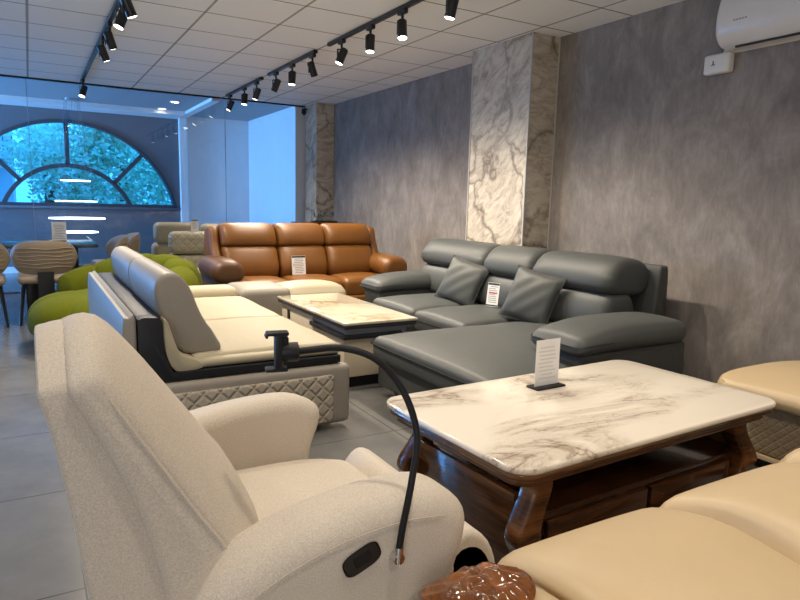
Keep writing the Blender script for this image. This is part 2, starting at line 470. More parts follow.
def T(loc=(0, 0, 0), rot=(0, 0, 0)): return Matrix.Translation(loc) @ Euler(rot).to_matrix().to_4x4()

# ------------------------------------------------------------------ setting
H = 2.69; GY = 9.4; BY = 11.85; RX = 4.0; LX = -4.4; FY = -3.0
struct('floor', box(NB(), (LX, FY, -.12), (RX+.1, BY+.2, 0)), M_floor)
struct('ceiling', box(NB(), (LX, FY, H), (RX+.1, GY, H+.1)), M_ceil)
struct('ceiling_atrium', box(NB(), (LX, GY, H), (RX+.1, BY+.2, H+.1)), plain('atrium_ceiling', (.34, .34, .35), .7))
struct('wall_right', box(NB(), (RX, FY, 0), (RX+.12, GY, H)), M_wallp)
struct('wall_front', box(NB(), (LX, FY-.12, 0), (RX, FY, H)), M_white)
bm = NB()                                                       # left wall with the shop front opening
box(bm, (LX-.12, FY, 0), (LX, BY, .25)); box(bm, (LX-.12, FY, 2.6), (LX, BY, H))
box(bm, (LX-.12, FY, .25), (LX, 7.9, 2.6))
for y in (9.3, 11.65): box(bm, (LX-.12, y, .25), (LX, y+.2, 2.6))
struct('wall_left', bm, M_white)
struct('baseboard_right', box(NB(), (RX-.015, FY, 0), (RX, 4.25, .09), .004), M_basebd)
struct('pillar', box(NB(), (3.70, 4.25, 0), (RX, 5.07, H)), M_pillar)
struct('pillar_far', box(NB(), (3.72, 8.93, 0), (RX, GY-.03, H)), M_pillar)
bm = NB()
box(bm, (3.693, 4.243, 0), (3.705, 4.255, H)); box(bm, (3.693, 5.065, 0), (3.705, 5.077, H)); box(bm, (RX-.006, 4.238, 0), (RX, 4.252, H))
struct('trim_1', bm, plain('edge_strip', (.5, .49, .46), .35))
struct('wall_atrium_right', box(NB(), (3.58, GY+.03, 0), (4.1, BY, H)), M_white)
# back wall with the half-round window
CX, CZ_, RO, RI, SILL = .58, .743, 1.727, 1.005, 1.10
a0 = math.asin((SILL-CZ_)/RO)
def arc_pts(R_, a, b, n): return [(CX+R_*math.cos(a+(b-a)*k/n), CZ_+R_*math.sin(a+(b-a)*k/n)) for k in range(n+1)]
arc = arc_pts(RO, a0, PI-a0, 40)
bm = NB()
box(bm, (LX, BY, 0), (2.36, BY+.2, SILL))
box(bm, (arc[0][0], BY, SILL), (2.36, BY+.2, H)); box(bm, (LX, BY, SILL), (arc[-1][0], BY+.2, H))
for (xa, za), (xb, zb) in zip(arc, arc[1:]):
    q = []
    for yy in (BY, BY+.2): q.append([bm.verts.new((xa, yy, za)), bm.verts.new((xb, yy, zb)), bm.verts.new((xb, yy, H)), bm.verts.new((xa, yy, H))])
    bm.faces.new(q[0]); bm.faces.new(q[1][::-1]); bm.faces.new((q[0][0], q[1][0], q[1][1], q[0][1]))
struct('wall_back', bm, M_backlit)
struct('wall_back_white', box(NB(), (2.36, BY, 0), (3.7, BY+.2, H)), M_white)
win = bpy.data.objects.new('window_1', None); COL.objects.link(win); win['kind'] = 'structure'
def ringseg(bm, R1, R2, a, b, y0, y1, n=40):
    ra, rb = arc_pts(R1, a, b, n), arc_pts(R2, a, b, n); rings = []
    for (x1, z1), (x2, z2) in zip(ra, rb): rings.append([(x1, y0, z1), (x2, y0, z2), (x2, y1, z2), (x1, y1, z1)])
    loft(bm, rings)
bm = NB(); ringseg(bm, RO-.05, RO, a0, PI-a0, BY-.03, BY+.12)
ai = math.asin((SILL-CZ_)/RI); ringseg(bm, RI-.04, RI+.025, ai, PI-ai, BY+.02, BY+.10)
for aa in (PI/2, math.radians(47), math.radians(133)):
    t = NB(); box(t, (RI, -.04, -.032), (RO-.02, .04, .032)); merge(bm, t, T((CX, BY+.06, CZ_)) @ Matrix.Rotation(-aa, 4, 'Y'))
box(bm, (CX-1.69, BY-.02, SILL-.02), (CX+1.69, BY+.12, SILL+.03))
link('window_frame', bm, M_frame, win)
bm = NB(); pa = arc_pts(RO-.02, a0, PI-a0, 40)
bm.faces.new([bm.verts.new((x, BY+.06, z)) for x, z in pa])
link('window_glass', bm, M_pane, win)
link('window_sill', box(NB(), (CX-1.75, BY-.06, SILL-.06), (CX+1.75, BY+.0, SILL-.02), .005), M_backlit, win)
struct('trim_2', box(NB(), (2.33, BY-.12, 0), (2.45, BY-.005, H-.002)), M_white)      # post between backlit-toned and white walls
struct('trim_3', box(NB(), (2.33, GY+.05, H-.05), (2.45, BY-.125, H-.002)), M_white)   # ceiling beam in front of it
struct('trim_4', box(NB(), (LX, BY-.60, H-.07), (2.32, BY-.002, H-.002)), M_white)
struct('baseboard_back', box(NB(), (LX, BY-.02, 0), (2.32, BY, .1)), M_white)
struct('trim_5', box(NB(), (LX, GY-.02, H-.022), (RX-.28, GY+.02, H-.001)), M_black)   # head rail of the glass wall
xs = [LX, -2.37, .045, 2.5, 3.716]
for i in range(4):
    o = struct('glass_partition' if i == 0 else 'glass_partition_%d' % i, box(NB(), (xs[i]+.003, GY-.006, .012), (xs[i+1]-.003, GY+.006, H-.023)), M_glass)
bm = NB()
for x in xs[1:4]: box(bm, (x-.0028, GY-.008, .01), (x+.0028, GY+.008, H-.023))
struct('trim_6', bm, plain('silicone_joint', (.25, .32, .4), .3))
struct('trim_7', box(NB(), (LX, GY-.02, 0), (3.7, GY+.02, .012)), M_black)

# ------------------------------------------------------------------ outside
g = struct('ground_outside', box(NB(), (-25, BY+.3, -.3), (30, 45, -.05)), M_ground)
def tree(loc, R_, n, mat, label, sz, seed):
    rnd = random.Random(seed)
    t = thing('tree', label, 'tree', loc, group='trees outside the arched window')
    bm = NB()
    tube(bm, [(loc[0], loc[1], 0), (loc[0]+.06, loc[1], .8), (loc[0], loc[1]+.05, 2.2)], lambda s: .16-.08*s, 8, sm=3)
    link('trunk', bm, M_bark, t)
    bm = NB()
    clumps = []
    for k in range(26):
        d = Vector((rnd.gauss(0, 1), rnd.gauss(0, 1), rnd.gauss(0, 1))).normalized()*(R_*rnd.uniform(.3, .95))
        clumps.append((Vector(loc)+Vector((0, 0, 2.1))+Vector((d.x, d.y, d.z*.95)), R_*rnd.uniform(.22, .42)))
    for k in range(n):
        c, cr = rnd.choice(clumps)
        p = c + Vector((rnd.gauss(0, 1), rnd.gauss(0, 1), rnd.gauss(0, 1))).normalized()*cr*rnd.uniform(.6, 1)
        e = Euler((rnd.uniform(0, 6), rnd.uniform(0, 6), rnd.uniform(0, 6))).to_matrix(); s = sz*rnd.uniform(.6, 1.3)
        a = [p + e @ Vector(q) for q in ((-s*.45, 0, 0), (0, -s, s*.15), (s*.45, 0, 0), (0, s, s*.15))]
        bm.faces.new([bm.verts.new(q) for q in a])
    link('crown', bm, mat, t)
tree((1.9, 16.2, 0), 2.0, 9000, M_leaf, 'tall leafy tree filling the right half of the arched window', .07, 3)
tree((.35, 15.6, 0), 1.35, 4500, M_leaf2, 'pale leafy tree in the middle of the arched window', .06, 5)
tree((4.6, 18.0, 0), 2.3, 6000, M_leaf2, 'tree at far right edge behind the arched window', .09, 9)
bld = thing('house', 'pale house with balcony seen through left side of the arched window', 'house', (-3.2, 20, 0))
link('wall', box(NB(), (-6.2, 20, -.05), (-.35, 24, 6)), M_house, bld)
bm = NB(); box(bm, (-6.2, 19.3, 2.15), (-.3, 20, 2.28)); link('balcony_floor', bm, M_house, bld)
bm = NB(); tube(bm, [(-6.2, 19.32, 2.95), (-.3, 19.32, 2.95)], .025, 6); tube(bm, [(-6.2, 19.32, 2.4), (-.3, 19.32, 2.4)], .02, 6)
for k in range(60): tube(bm, [(-6.2+k*.1, 19.32, 2.28), (-6.2+k*.1, 19.32, 2.95)], .011, 4)
link('balcony_railing', bm, M_frame, bld)
for x in (-5.4, -3.4, -1.5):
    f = link('window', box(NB(), (x-.5, 19.95, 2.5), (x+.5, 20.0, 3.9), .01), M_white, bld)
    link('pane', box(NB(), (x-.43, 19.93, 2.56), (x+.43, 19.96, 3.84)), M_housed, f)

# ------------------------------------------------------------------ ceiling lamps
def rail(x, y0, y1, label):
    t = thing('light_track', label, 'light track', (x, (y0+y1)/2, H), group='black ceiling light tracks')
    link('rail', box(NB(), (x-.018, y0, H-.032), (x+.018, y1, H-.001), .003, 1), M_black, t)
    link('end_cap', box(NB(), (x-.02, y0-.014, H-.034), (x+.02, y0, H-.001), .003, 1), M_blackpl, t)
    return t
rail(2.45, 7.55, 9.1, 'short black light track nearest the glass wall, in the right row')
rail(2.45, 5.92, 7.3, 'middle black light track of the right row')
rail(2.45, 3.0, 5.6, 'black light track of the right row that runs off the top of the photo')
rail(.65, 4.6, 9.2, 'black light track over the walkway, in the left row')
def build_head():
    t = thing('spot_lamp', '', 'spot lamp', (0, 0, 0), world=False)
    link('adapter', box(NB(), (-.014, -.045, -.028), (.014, .045, -.0), .003, 1), M_black, t)
    bm = NB(); tube(bm, [(0, 0, -.02), (0, 0, -.07)], .009, 8)
    box(bm, (-.034, -.010, -.150), (-.029, .010, -.068)); box(bm, (-.034, -.010, -.073), (.010, .010, -.068))
    link('bracket', bm, M_black, t)
    can = link('can', lathe(NB(), [(.0, .062), (.022, .062), (.03, .055), (.030, -.05), (.029, -.056), (.027, -.050)], 20), M_black, t)
    lens = link('lens', lathe(NB(), [(.0, -.058), (.018, -.0575), (.027, -.0555), (.027, -.050), (.0, -.050)], 20), M_lens, can)
    return t, can
head0, can0 = build_head()
def place_head(x, y, tilt, az, label, first=[True]):
    if first[0]: t = head0; first[0] = False
    else: t = copy_tree(head0)
    t.location = (x, y, H-.03); t.scale = (1.18,)*3; t['label'] = label; t['group'] = 'black track spot lamps'
    can = [c for c in t.children if c.name.startswith('can')][0]
    can.location = (0, 0, -.118); can.rotation_euler = (tilt*math.cos(az), tilt*math.sin(az), 0)
    l = bpy.data.lights.new('spot_beam', 'SPOT'); l.energy = SPOT_W; l.color = LAMP; l.spot_size = math.radians(125); l.spot_blend = .9
    l.shadow_soft_size = .05
    lo = bpy.data.objects.new('spot_beam', l); COL.objects.link(lo); lo.parent = t; lo.location = (.0, 0, -.20); lo.rotation_euler = (-.35 if y > 7 else -.05, math.radians(-11) if x > 2 else 0, 0)
ORD = ['first', 'second', 'third', 'fourth', 'fifth', 'sixth', 'seventh', 'eighth', 'ninth', 'tenth']
R1 = [8.92, 8.25, 7.75, 7.05, 6.54, 5.99, 5.32, 4.77, 4.26, 3.62]
for i, y in enumerate(R1):
    place_head(2.45, y, [.45, .15, .35, .5, .12, .45, .4, .15, .25, .2][i], [1.2, 2.0, 1.0, .6, 2, -1.2, 1.4, 2.4, 2.8, 1.0][i],
               'black spot lamp, %s from the glass wall in the right ceiling row' % ORD[i])
for i, y in enumerate([8.95, 6.5, 5.95, 5.2, 4.85]):
    place_head(.65, y, .4, [2.2, -1.2, -1.0, 1.8, -1.4][i], 'black spot lamp, %s from the glass wall in the left ceiling row' % ORD[i])
# rows that continue over the camera (outside the picture); far-left row is added warm fill
for i, (x, y) in enumerate([(2.45, 2.6), (2.45, 1.6), (2.45, .5), (.65, 3.9), (.65, 2.9), (.65, 1.9), (.65, .7), (-1.3, 2.0), (-1.3, 3.6), (-1.3, 5.2), (-1.3, 6.8), (2.45, -.8), (.65, -.8)]):
    l = bpy.data.lights.new('spot_beam', 'SPOT'); l.energy = SPOT_W; l.color = LAMP; l.spot_size = math.radians(125); l.spot_blend = .9; l.shadow_soft_size = .05
    lo = bpy.data.objects.new('spot_beam', l); COL.objects.link(lo); lo.location = (x, y, H-.19)
def downlight(x, y, label):
    t = thing('downlight', label, 'downlight', (x, y, H), group='round downlights behind the glass wall')
    link('trim_ring', lathe(NB(), [(.055, -.012), (.075, -.012), (.078, 0), (.055, 0), (.055, -.012)], 24, T((x, y, H-.001)), False), M_white, t)
    link('diffuser', lathe(NB(), [(0, -.008), (.055, -.008), (.055, -.002), (0, -.002)], 24, T((x, y, H-.001))), M_lens, t)
downlight(1.95, 11.15, 'round downlight behind the glass, the one nearer the arched window')
downlight(1.98, 10.25, 'round downlight behind the glass, the one nearer the room')

# ring chandelier
ch = thing('chandelier', 'tiered ring chandelier glowing in front of the arched window', 'chandelier', (.63, 11.0, H))
link('canopy', lathe(NB(), [(0, 0), (.12, 0), (.12, -.03), (.0, -.03)], 24, T((.63, 11, H))), M_chrome, ch)
for (z, r_) in ((1.48, .20), (1.17, .285), (.91, .385), (.70, .275)):
    bm = NB(); lathe(bm, [(r_-.008, -.008), (r_+.008, -.008), (r_+.008, .008), (r_-.008, .008), (r_-.008, -.008)], 48, T((.63, 11, z)), False)
    rg = link('ring', bm, M_ring, ch)
    bm = NB()
    for k in range(4):
        a = k*PI/2+z; tube(bm, [(.63+r_*math.cos(a), 11+r_*math.sin(a), z), (.63+.1*math.cos(a), 11+.1*math.sin(a), H-.02)], .0012, 4)
    link('cable', bm, M_cable, rg)

# small black camera by the far pillar
sc = thing('security_camera', 'small black camera under the ceiling beside the far stone pillar', 'camera', (3.68, 9.28, 2.61))
link('body', lathe(NB(), [(0, .05), (.03, .05), (.035, .03), (.035, -.02), (.0, -.05)], 16, T((3.66, 9.28, 2.58))), M_black, sc)
link('mount', box(NB(), (3.65, 9.27, 2.62), (3.715, 9.29, 2.64)), M_black, sc)

# ------------------------------------------------------------------ air conditioner and junction box on right wall
ac = thing('air_conditioner', 'white split air conditioner high on the grey right wall', 'air conditioner', (RX, 2.26, 2.27))
prof = smooth_poly([(3.995, 2.29), (3.99, 2.60), (3.90, 2.615), (3.83, 2.59), (3.795, 2.50), (3.785, 2.40), (3.80, 2.33), (3.86, 2.275), (3.95, 2.27)], 4)
link('housing', prism(NB(), prof, 'y', 1.75, 2.655, .035, 4, 4), M_acwhite, ac)
flap = [(3.792, 2.362), (3.800, 2.325), (3.856, 2.275), (3.862, 2.283), (3.808, 2.332), (3.800, 2.366)]
fl = link('air_flap', prism(NB(), [(x-.006, z) for x, z in flap], 'y', 1.83, 2.56, .004, 2, 2), M_acwhite, ac)
bm = NB()
box(bm, (3.790, 1.835, 2.3635), (3.802, 2.56, 2.3675)); box(bm, (3.851, 1.835, 2.263), (3.868, 2.54, 2.2725))
link('vent_slot', bm, M_acdark, ac)
bm = NB()
for k in range(5): box(bm, (3.783, 2.44+k*.018, 2.405), (3.787, 2.452+k*.018, 2.414))
link('nameplate_mark', bm, M_greyink, ac)
jb = thing('junction_box', 'small white box with a switch under the air conditioner', 'junction box', (RX, 2.73, 2.14))
link('housing', rbox(NB(), (3.94, 2.625, 2.145), (3.999, 2.815, 2.272), .018, 3), M_acwhite, jb)
bm = NB(); box(bm, (3.936, 2.738, 2.200), (3.941, 2.743, 2.228)); box(bm, (3.936, 2.728, 2.200), (3.941, 2.754, 2.204)); link('switch_mark', bm, M_ink, jb)
link('pipe', tube(NB(), [(3.965, 2.68, 2.265), (3.965, 2.665, 2.29), (3.965, 2.64, 2.31)], .014, 8, sm=3), M_acwhite, jb)

# ------------------------------------------------------------------ paper tags
def card(name, label, cat, loc, w_, h_, rz, tilt, group, head=True, red=False, foot=True, holder=False, faint=False):
    t = thing(name, label, cat, loc, rz, group, world=False)
    mt = T((0, 0, .004), (tilt, 0, 0))
    def p(n, x0, x1, z0, z1, m, y=-.0016):
        b_ = NB()
        for q in (n if isinstance(n, list) else [(x0, x1, z0, z1)]): box(b_, (q[0], y, q[2]), (q[1], y+.0008, q[3]))
        bmesh.ops.transform(b_, matrix=mt, verts=b_.verts[:]); return b_
    b_ = NB(); box(b_, (-w_/2, -.001, 0), (w_/2, .001, h_)); bmesh.ops.transform(b_, matrix=mt, verts=b_.verts[:]); link('sheet', b_, M_paper, t)
    if head: link('header_band', p(None, -w_/2+.002, w_/2-.002, h_*.90, h_*.985, M_ink), M_ink, t)
    if foot: link('footer_band', p(None, -w_/2+.002, w_/2-.002, h_*.02, h_*.075, M_ink), M_ink, t)
    ln = []; rnd = random.Random(len(label))
    for k in range(9):
        z = h_*(.82-.082*k)
        if red and k == 3: continue
        ln.append((-w_*rnd.uniform(.25, .42), w_*rnd.uniform(.2, .42), z, z+h_*.028))
    link('printed_lines', p(ln, 0, 0, 0, 0, M_greyink), M_faint if faint else M_greyink, t)
    if red: link('price_line', p(None, -w_*.36, w_*.36, h_*.545, h_*.60, M_redink), M_redink, t)
    if holder:
        link('stand', box(NB(), (-w_*.6, -.035, 0), (w_*.6, .035, .008), .002, 1), M_blackpl, t)
    return t

# ------------------------------------------------------------------ near coffee table
ct = thing('coffee_table', 'large marble topped coffee table with glossy walnut scroll legs', 'coffee table', (1.868, 1.72, 0), math.radians(2.2))
hx, hy = .718, .40
link('marble_top', prism(NB(), rrect(-hx, hx, -hy, hy, .085, 8), 'z', .478, .50, .008, 3, 1), M_marbleA, ct)
link('rim', prism(NB(), rrect(-hx+.012, hx-.012, -hy+.012, hy-.012, .075, 8), 'z', .452, .4775, .008, 3, 1), M_walnut, ct)
link('under_rim', prism(NB(), rrect(-hx+.035, hx-.035, -hy+.035, hy-.035, .06, 8), 'z', .425, .4515, .006, 2, 1), M_walnut, ct)
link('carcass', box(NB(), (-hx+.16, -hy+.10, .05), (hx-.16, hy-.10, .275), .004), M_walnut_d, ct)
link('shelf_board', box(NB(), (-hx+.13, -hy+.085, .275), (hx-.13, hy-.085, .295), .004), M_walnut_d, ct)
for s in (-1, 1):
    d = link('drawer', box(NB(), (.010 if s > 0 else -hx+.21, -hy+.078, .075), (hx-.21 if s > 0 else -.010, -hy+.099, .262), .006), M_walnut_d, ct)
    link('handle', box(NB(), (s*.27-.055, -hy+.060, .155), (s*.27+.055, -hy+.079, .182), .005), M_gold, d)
    link('side_panel', box(NB(), (s*(hx-.115)-.014, -hy+.13, .045), (s*(hx-.115)+.014, hy-.13, .36), .004), M_walnut, ct)
for sx in (-1, 1):
    for sy in (-1, 1):
        rings = []
        for k in range(33):
            q = k/32; z = .425*q
            off = .060*math.exp(-((q-.58)/.20)**2) - .010*math.exp(-((q-.92)/.08)**2) + .012*math.exp(-(q/.14)**2)
            cx, cy = sx*(hx-.165+off), sy*(hy-.100+off*.25)
            a, b_ = .042+.010*math.exp(-((q-.5)/.2)**2), .036
            rings.append([(cx+px, cy+py, z) for px, py in rrect(-a, a, -b_, b_, .014, 3)])
        link('leg', loft(NB(), rings), M_walnut, ct)
card('table_sign', 'white acrylic sign card standing on the large marble coffee table', 'sign', (1.85, 1.925, .5005), .135, .20, .03, 0.0, None, head=False, foot=False, holder=True, faint=True)

# ------------------------------------------------------------------ grey chaise sofa
gs = thing('grey_chaise_sofa', 'long dark grey leather sofa with chaise against the right wall', 'sofa', (3.1, 3.8, 0))
bm = NB(); rbox(bm, (2.68, 2.72, .07), (3.82, 5.34, .27), .02, 2); rbox(bm, (1.91, 2.36, .07), (2.8, 3.55, .27), .03, 2); link('base', bm, M_graylea_d, gs)
def softtop(top, dip=0, sag=.0):
    def fn(u, v, w, p):
        k = (max(0, 1-abs(u)**3))*(max(0, 1-abs(v)**3))
        if w > .2: p.z += top*k - dip*(1-abs(v))*.0
        p.z += sag*mnoise.noise(Vector((p.x*5, p.y*5, p.z*3)))*.5
        return p
    return fn
link('chaise_cushion', rbox(NB(), (1.86, 2.33, .255), (3.38, 3.55, .41), .05, (10, 8, 2), softtop(.045, sag=.012)), M_graylea, gs)
bm = NB(); tube(bm, [(3.0, 3.556, .37), (2.2, 3.556, .365), (1.90, 3.548, .362), (1.856, 3.5, .36), (1.852, 3.1, .36), (1.856, 2.38, .362), (1.90, 2.326, .365), (2.4, 2.324, .37)], .0055, 6, sm=4)
tube(bm, [(3.0, 3.558, .268), (1.94, 3.558, .268), (1.895, 3.52, .266), (1.890, 2.38, .266), (1.93, 2.328, .268), (2.4, 2.328, .268)], .0055, 6)
link('piping', bm, M_piping, gs)
for ya, yb in ((3.57, 4.26), (4.27, 4.97)):
    link('seat_cushion', rbox(NB(), (2.60, ya, .255), (3.40, yb, .415), .05, (6, 6, 2), softtop(.04, sag=.012)), M_graylea, gs)
bm = NB(); tube(bm, [(2.598, 3.58, .345), (2.595, 4.26, .345), (2.595, 4.97, .345)], .004, 6); link('piping', bm, M_piping, gs)
def backprof(x, z0, z1, th, lean):
    return smooth_poly([(x, z0), (x-.03, z0+(z1-z0)*.35), (x+lean*.4, z0+(z1-z0)*.8), (x+lean*.8+.05, z1), (x+lean+th*.7, z1-.01), (x+lean+th, z0+(z1-z0)*.6), (x+th*.9, z0)], 4)
def pinch(yc, half, amt=.03, z=0, wr=0):
    def fn(p, t):
        e = abs(t-.5)*2
        k = e**6
        p.x += amt*k; p.z -= amt*.7*k*(1 if p.z > z else -.3)
        if wr and e > .8: p.x += wr*math.sin(p.z*160)*(e-.8)/.2
        return p
    return fn
for i, (ya, yb) in enumerate(((2.90, 3.69), (3.70, 4.29), (4.30, 5.30))):
    lo = smooth_poly([(3.30, .42), (3.255, .50), (3.285, .63), (3.36, .69), (3.52, .68), (3.56, .45)], 4)
    hi = smooth_poly([(3.34, .68), (3.285, .73), (3.30, .82), (3.38, .905), (3.50, .93), (3.64, .90), (3.70, .80), (3.64, .67), (3.46, .66)], 4)
    c = link('back_cushion', prism(NB(), lo, 'y', ya, yb, .05, 4, 12, pinch(0, 0, .03, .55, .003)), M_graylea, gs)
    link('head_roll', prism(NB(), hi, 'y', ya, yb, .05, 4, 14, pinch(0, 0, .03, .8, .004)), M_graylea, c)
bp_ = smooth_poly([(3.62, .08), (3.66, .5), (3.70, .84), (3.745, .865), (3.79, .84), (3.80, .5), (3.82, .08)], 3)
link('back_frame', prism(NB(), bp_, 'y', 2.82, 5.34, .02, 3, 2), M_graylea_d, gs)
# near arm (towards the camera) and far arm
def arm(y0, y1, x0, x1, ztop):
    b_ = NB(); rbox(b_, (x0+.05, y0+.03, .07), (x1, y1-.03, ztop-.12), .03, 3)
    a = link('arm', b_, M_graylea_d, gs)
    def fn(u, v, w, p):
        if u < 0: p.z -= .05*u*u*(1 if w > 0 else .3)
        if w > 0: p.z += .03*(1-v*v)*(1-u**4)
        return p
    link('arm_pad', rbox(NB(), (x0, y0, ztop-.13), (x1-.02, y1, ztop), .06, (8, 5, 2), fn), M_graylea, a)
    return a
arm(2.29, 2.70, 2.42, 3.34, .61)
arm(5.0, 5.40, 2.68, 3.62, .58)
for (x, y) in ((2.05, 3.42), (2.05, 2.45), (3.2, 2.5), (2.85, 5.2)):
    link('foot', box(NB(), (x-.05, y-.05, 0), (x+.05, y+.05, .072), .006), M_black, gs)
# cushions
def pillow(name, label, cat, loc, rot, sz, th, mat, group):
    t = thing(name, label, cat, loc, 0, group, world=False); t.rotation_euler = rot
    b_ = NB(); N_ = 16; V = {}
    for s in (1, -1):
        for i in range(N_+1):
            for j in range(N_+1):
                u, v = -1+2*i/N_, -1+2*j/N_
                edge = i in (0, N_) or j in (0, N_)
                if edge and (i, j, 1) in V: V[(i, j, s)] = V[(i, j, 1)]; continue
                k = (max(0, 1-u*u)*max(0, 1-v*v))**.42
                pin = 1-.07*(1-abs(v)**2)*abs(u)**4 ; pin2 = 1-.07*(1-abs(u)**2)*abs(v)**4
                wr = .004*math.sin(9*(u+v*s))*k
                V[(i, j, s)] = b_.verts.new((u*sz/2*pin, s*(th/2*k)+wr, v*sz/2*pin2))
    for s in (1, -1):
        for i in range(N_):
            for j in range(N_): b_.faces.new((V[(i, j, s)], V[(i+1, j, s)], V[(i+1, j+1, s)], V[(i, j+1, s)]))
    link('cushion_cover', b_, mat, t, 60)
    b_ = NB(); ed = []
    for i in range(N_): ed.append(V and (-1+2*i/N_, -1))
    ring = [(-1+2*i/N_, -1) for i in range(N_)]+[(1, -1+2*i/N_) for i in range(N_)]+[(1-2*i/N_, 1) for i in range(N_)]+[(-1, 1-2*i/N_) for i in range(N_)]
    pts = []
    for u, v in ring:
        pin = 1-.07*(1-abs(v)**2)*abs(u)**4; pin2 = 1-.07*(1-abs(u)**2)*abs(v)**4
        pts.append((u*sz/2*pin, 0, v*sz/2*pin2))
    tube(b_, pts, .004, 6, closed=True); link('seam', b_, mat, t)
    return t
pillow('throw_pillow', 'grey leather throw pillow leaning toward the far end of the grey sofa', 'pillow', (3.17, 4.38, .60), (math.radians(-24), math.radians(12), math.radians(-72)), .40, .15, M_graylea, 'grey throw pillows')
pillow('throw_pillow', 'grey leather throw pillow in the middle of the grey sofa, right of the tag', 'pillow', (3.14, 3.47, .60), (math.radians(-22), math.radians(10), math.radians(-72)), .40, .15, M_graylea, 'grey throw pillows')
card('price_tag', 'white price tag with red price between the two grey pillows', 'price tag', (3.14, 3.93, .456), .105, .19, math.radians(-68), -.15, 'price tags on the sofas', red=True)

# ------------------------------------------------------------------ small coffee table
st = thing('small_coffee_table', 'cream coffee table with cream marble top between the sofas', 'coffee table', (2.04, 4.4, 0))
X0, X1, Y0, Y1 = 1.735, 2.30, 3.68, 5.00
link('marble_top', box(NB(), (X0, Y0, .450), (X1, Y1, .47), .006), M_marbleB, st)
link('top_edge', box(NB(), (X0+.006, Y0+.006, .424), (X1-.006, Y1-.006, .4495), .004), M_darkgl, st)
link('upper_cabinet', box(NB(), (X0+.035, Y0+.64, .07), (X1-.06, Y1-.03, .4235), .005), M_cabw, st)
link('upper_drawer', box(NB(), (X0+.04, Y0+.05, .378), (X1-.06, Y0+.638, .4235), .005), plain('grey_lacquer', (.24, .25, .28), .25), st)
link('drawer_plate', box(NB(), (X0+.012, Y0+.035, .348), (X1-.10, Y0+.638, .3775), .004), M_darkgl, st)
link('lower_cabinet', box(NB(), (X0+.035, Y0+.075, .08), (X1-.16, Y0+.638, .3475), .005), M_cabw, st)
link('plinth', box(NB(), (X0+.07, Y0+.11, 0), (X1-.18, Y1-.10, .0795)), M_black, st)
link('pull', box(NB(), (X0+.028, Y1-.22, .31), (X0+.0345, Y1-.17, .385), .002, 1), M_black, st)

# ------------------------------------------------------------------ pale sectional with grey back cushions
ws = thing('sectional_sofa', 'pale leather sectional with grey back cushions and black trim', 'sofa', (.9, 4.1, 0))
shell = smooth_poly([(.345, .03), (.342, .40), (.345, .665), (.37, .692), (.402, .68), (.404, .40), (.404, .03)], 3)
link('outer_shell', prism(NB(), shell, 'y', 3.14, 5.20, .012, 3, 3), M_lgray, ws)
blk = [(.407, .375), (.407, .685), (.43, .695), (.50, .69), (.513, .675), (.525, .50), (.56, .415), (1.445, .415), (1.445, .375), (.555, .372)]
link('black_trim', prism(NB(), blk, 'y', 3.11, 3.20, .003, 2, 1), M_blacklea, ws)
link('back_ledge', box(NB(), (.406, 3.2005, .40), (.513, 5.18, .69), .012), M_blacklea, ws)
link('side_frame', rbox(NB(), (.42, 3.085, .03), (1.50, 3.20, .368), .035, (8, 2, 4)), M_lgray, ws)
link('quilted_panel', rbox(NB(), (.50, 3.072, .05), (1.39, 3.12, .318), .012, (10, 1, 4)), M_lgrayq, ws)
link('base', box(NB(), (.44, 3.2005, .05), (1.44, 5.30, .33), .01), M_lgray, ws)
link('seat_deck', rbox(NB(), (.56, 3.13, .417), (1.455, 5.1, .462), .022, (6, 6, 1)), M_cream, ws)
jp = smooth_poly([(.527, .52), (.522, .66), (.54, .668), (.562, .60), (.60, .50), (.68, .462), (.70, .42), (.575, .417)], 3)
link('back_return', prism(NB(), jp, 'y', 3.125, 3.24, .008, 2, 2), M_cream, ws)
for ya, yb in ((3.18, 4.10), (4.11, 5.08)):
    link('seat_cushion', rbox(NB(), (.66, ya, .42), (1.465, yb, .475), .027, (8, 8, 1), softtop(.028, sag=.01)), M_cream, ws)
cp = smooth_poly([(.535, .62), (.50, .74), (.495, .83), (.53, .885), (.60, .89), (.66, .82), (.71, .69), (.775, .57), (.81, .50), (.79, .468), (.72, .465), (.63, .475), (.57, .53)], 4)
for ya, yb in ((3.22, 4.16), (4.17, 5.15)):
    c = link('back_cushion', prism(NB(), cp, 'y', ya, yb, .022, 4, 10, pinch(0, 0, .012, .6)), M_lgray, ws)
    link('seam', tube(NB(), [(.50, ya+.02, .80), (.55, ya+.004, .79), (.585, ya+.002, .70), (.60, ya+.002, .60), (.63, ya+.004, .49)], .003, 5, sm=4), M_lgray, c)
link('far_arm', rbox(NB(), (.72, 5.1, .06), (1.46, 5.38, .545), .07, (6, 3, 4)), M_cream, ws)
link('corner_seat', rbox(NB(), (1.462, 5.08, .06), (1.90, 5.62, .52), .05, (6, 4, 4), softtop(.015)), M_lgray, ws)
for (x, y) in ((.6, 3.3), (1.35, 3.3), (.6, 5.1), (1.75, 5.4)):
    link('foot', box(NB(), (x-.03, y-.03, 0), (x+.03, y+.03, .062)), M_black, ws)
ot = thing('pale_ottoman', 'rounded pale leather ottoman behind the small coffee table', 'ottoman', (2.25, 5.5, 0))
link('cushion', rbox(NB(), (1.92, 5.42, .26), (2.60, 5.85, .455), .08, (6, 6, 2), softtop(.05)), M_cream, ot)
link('base', rbox(NB(), (1.95, 5.45, .05), (2.57, 5.82, .27), .03, 2), M_lgray, ot)
for x in (2.02, 2.53):
    for y in (5.51, 5.76): link('foot', box(NB(), (x-.025, y-.025, 0), (x+.025, y+.025, .055)), M_black, ot)

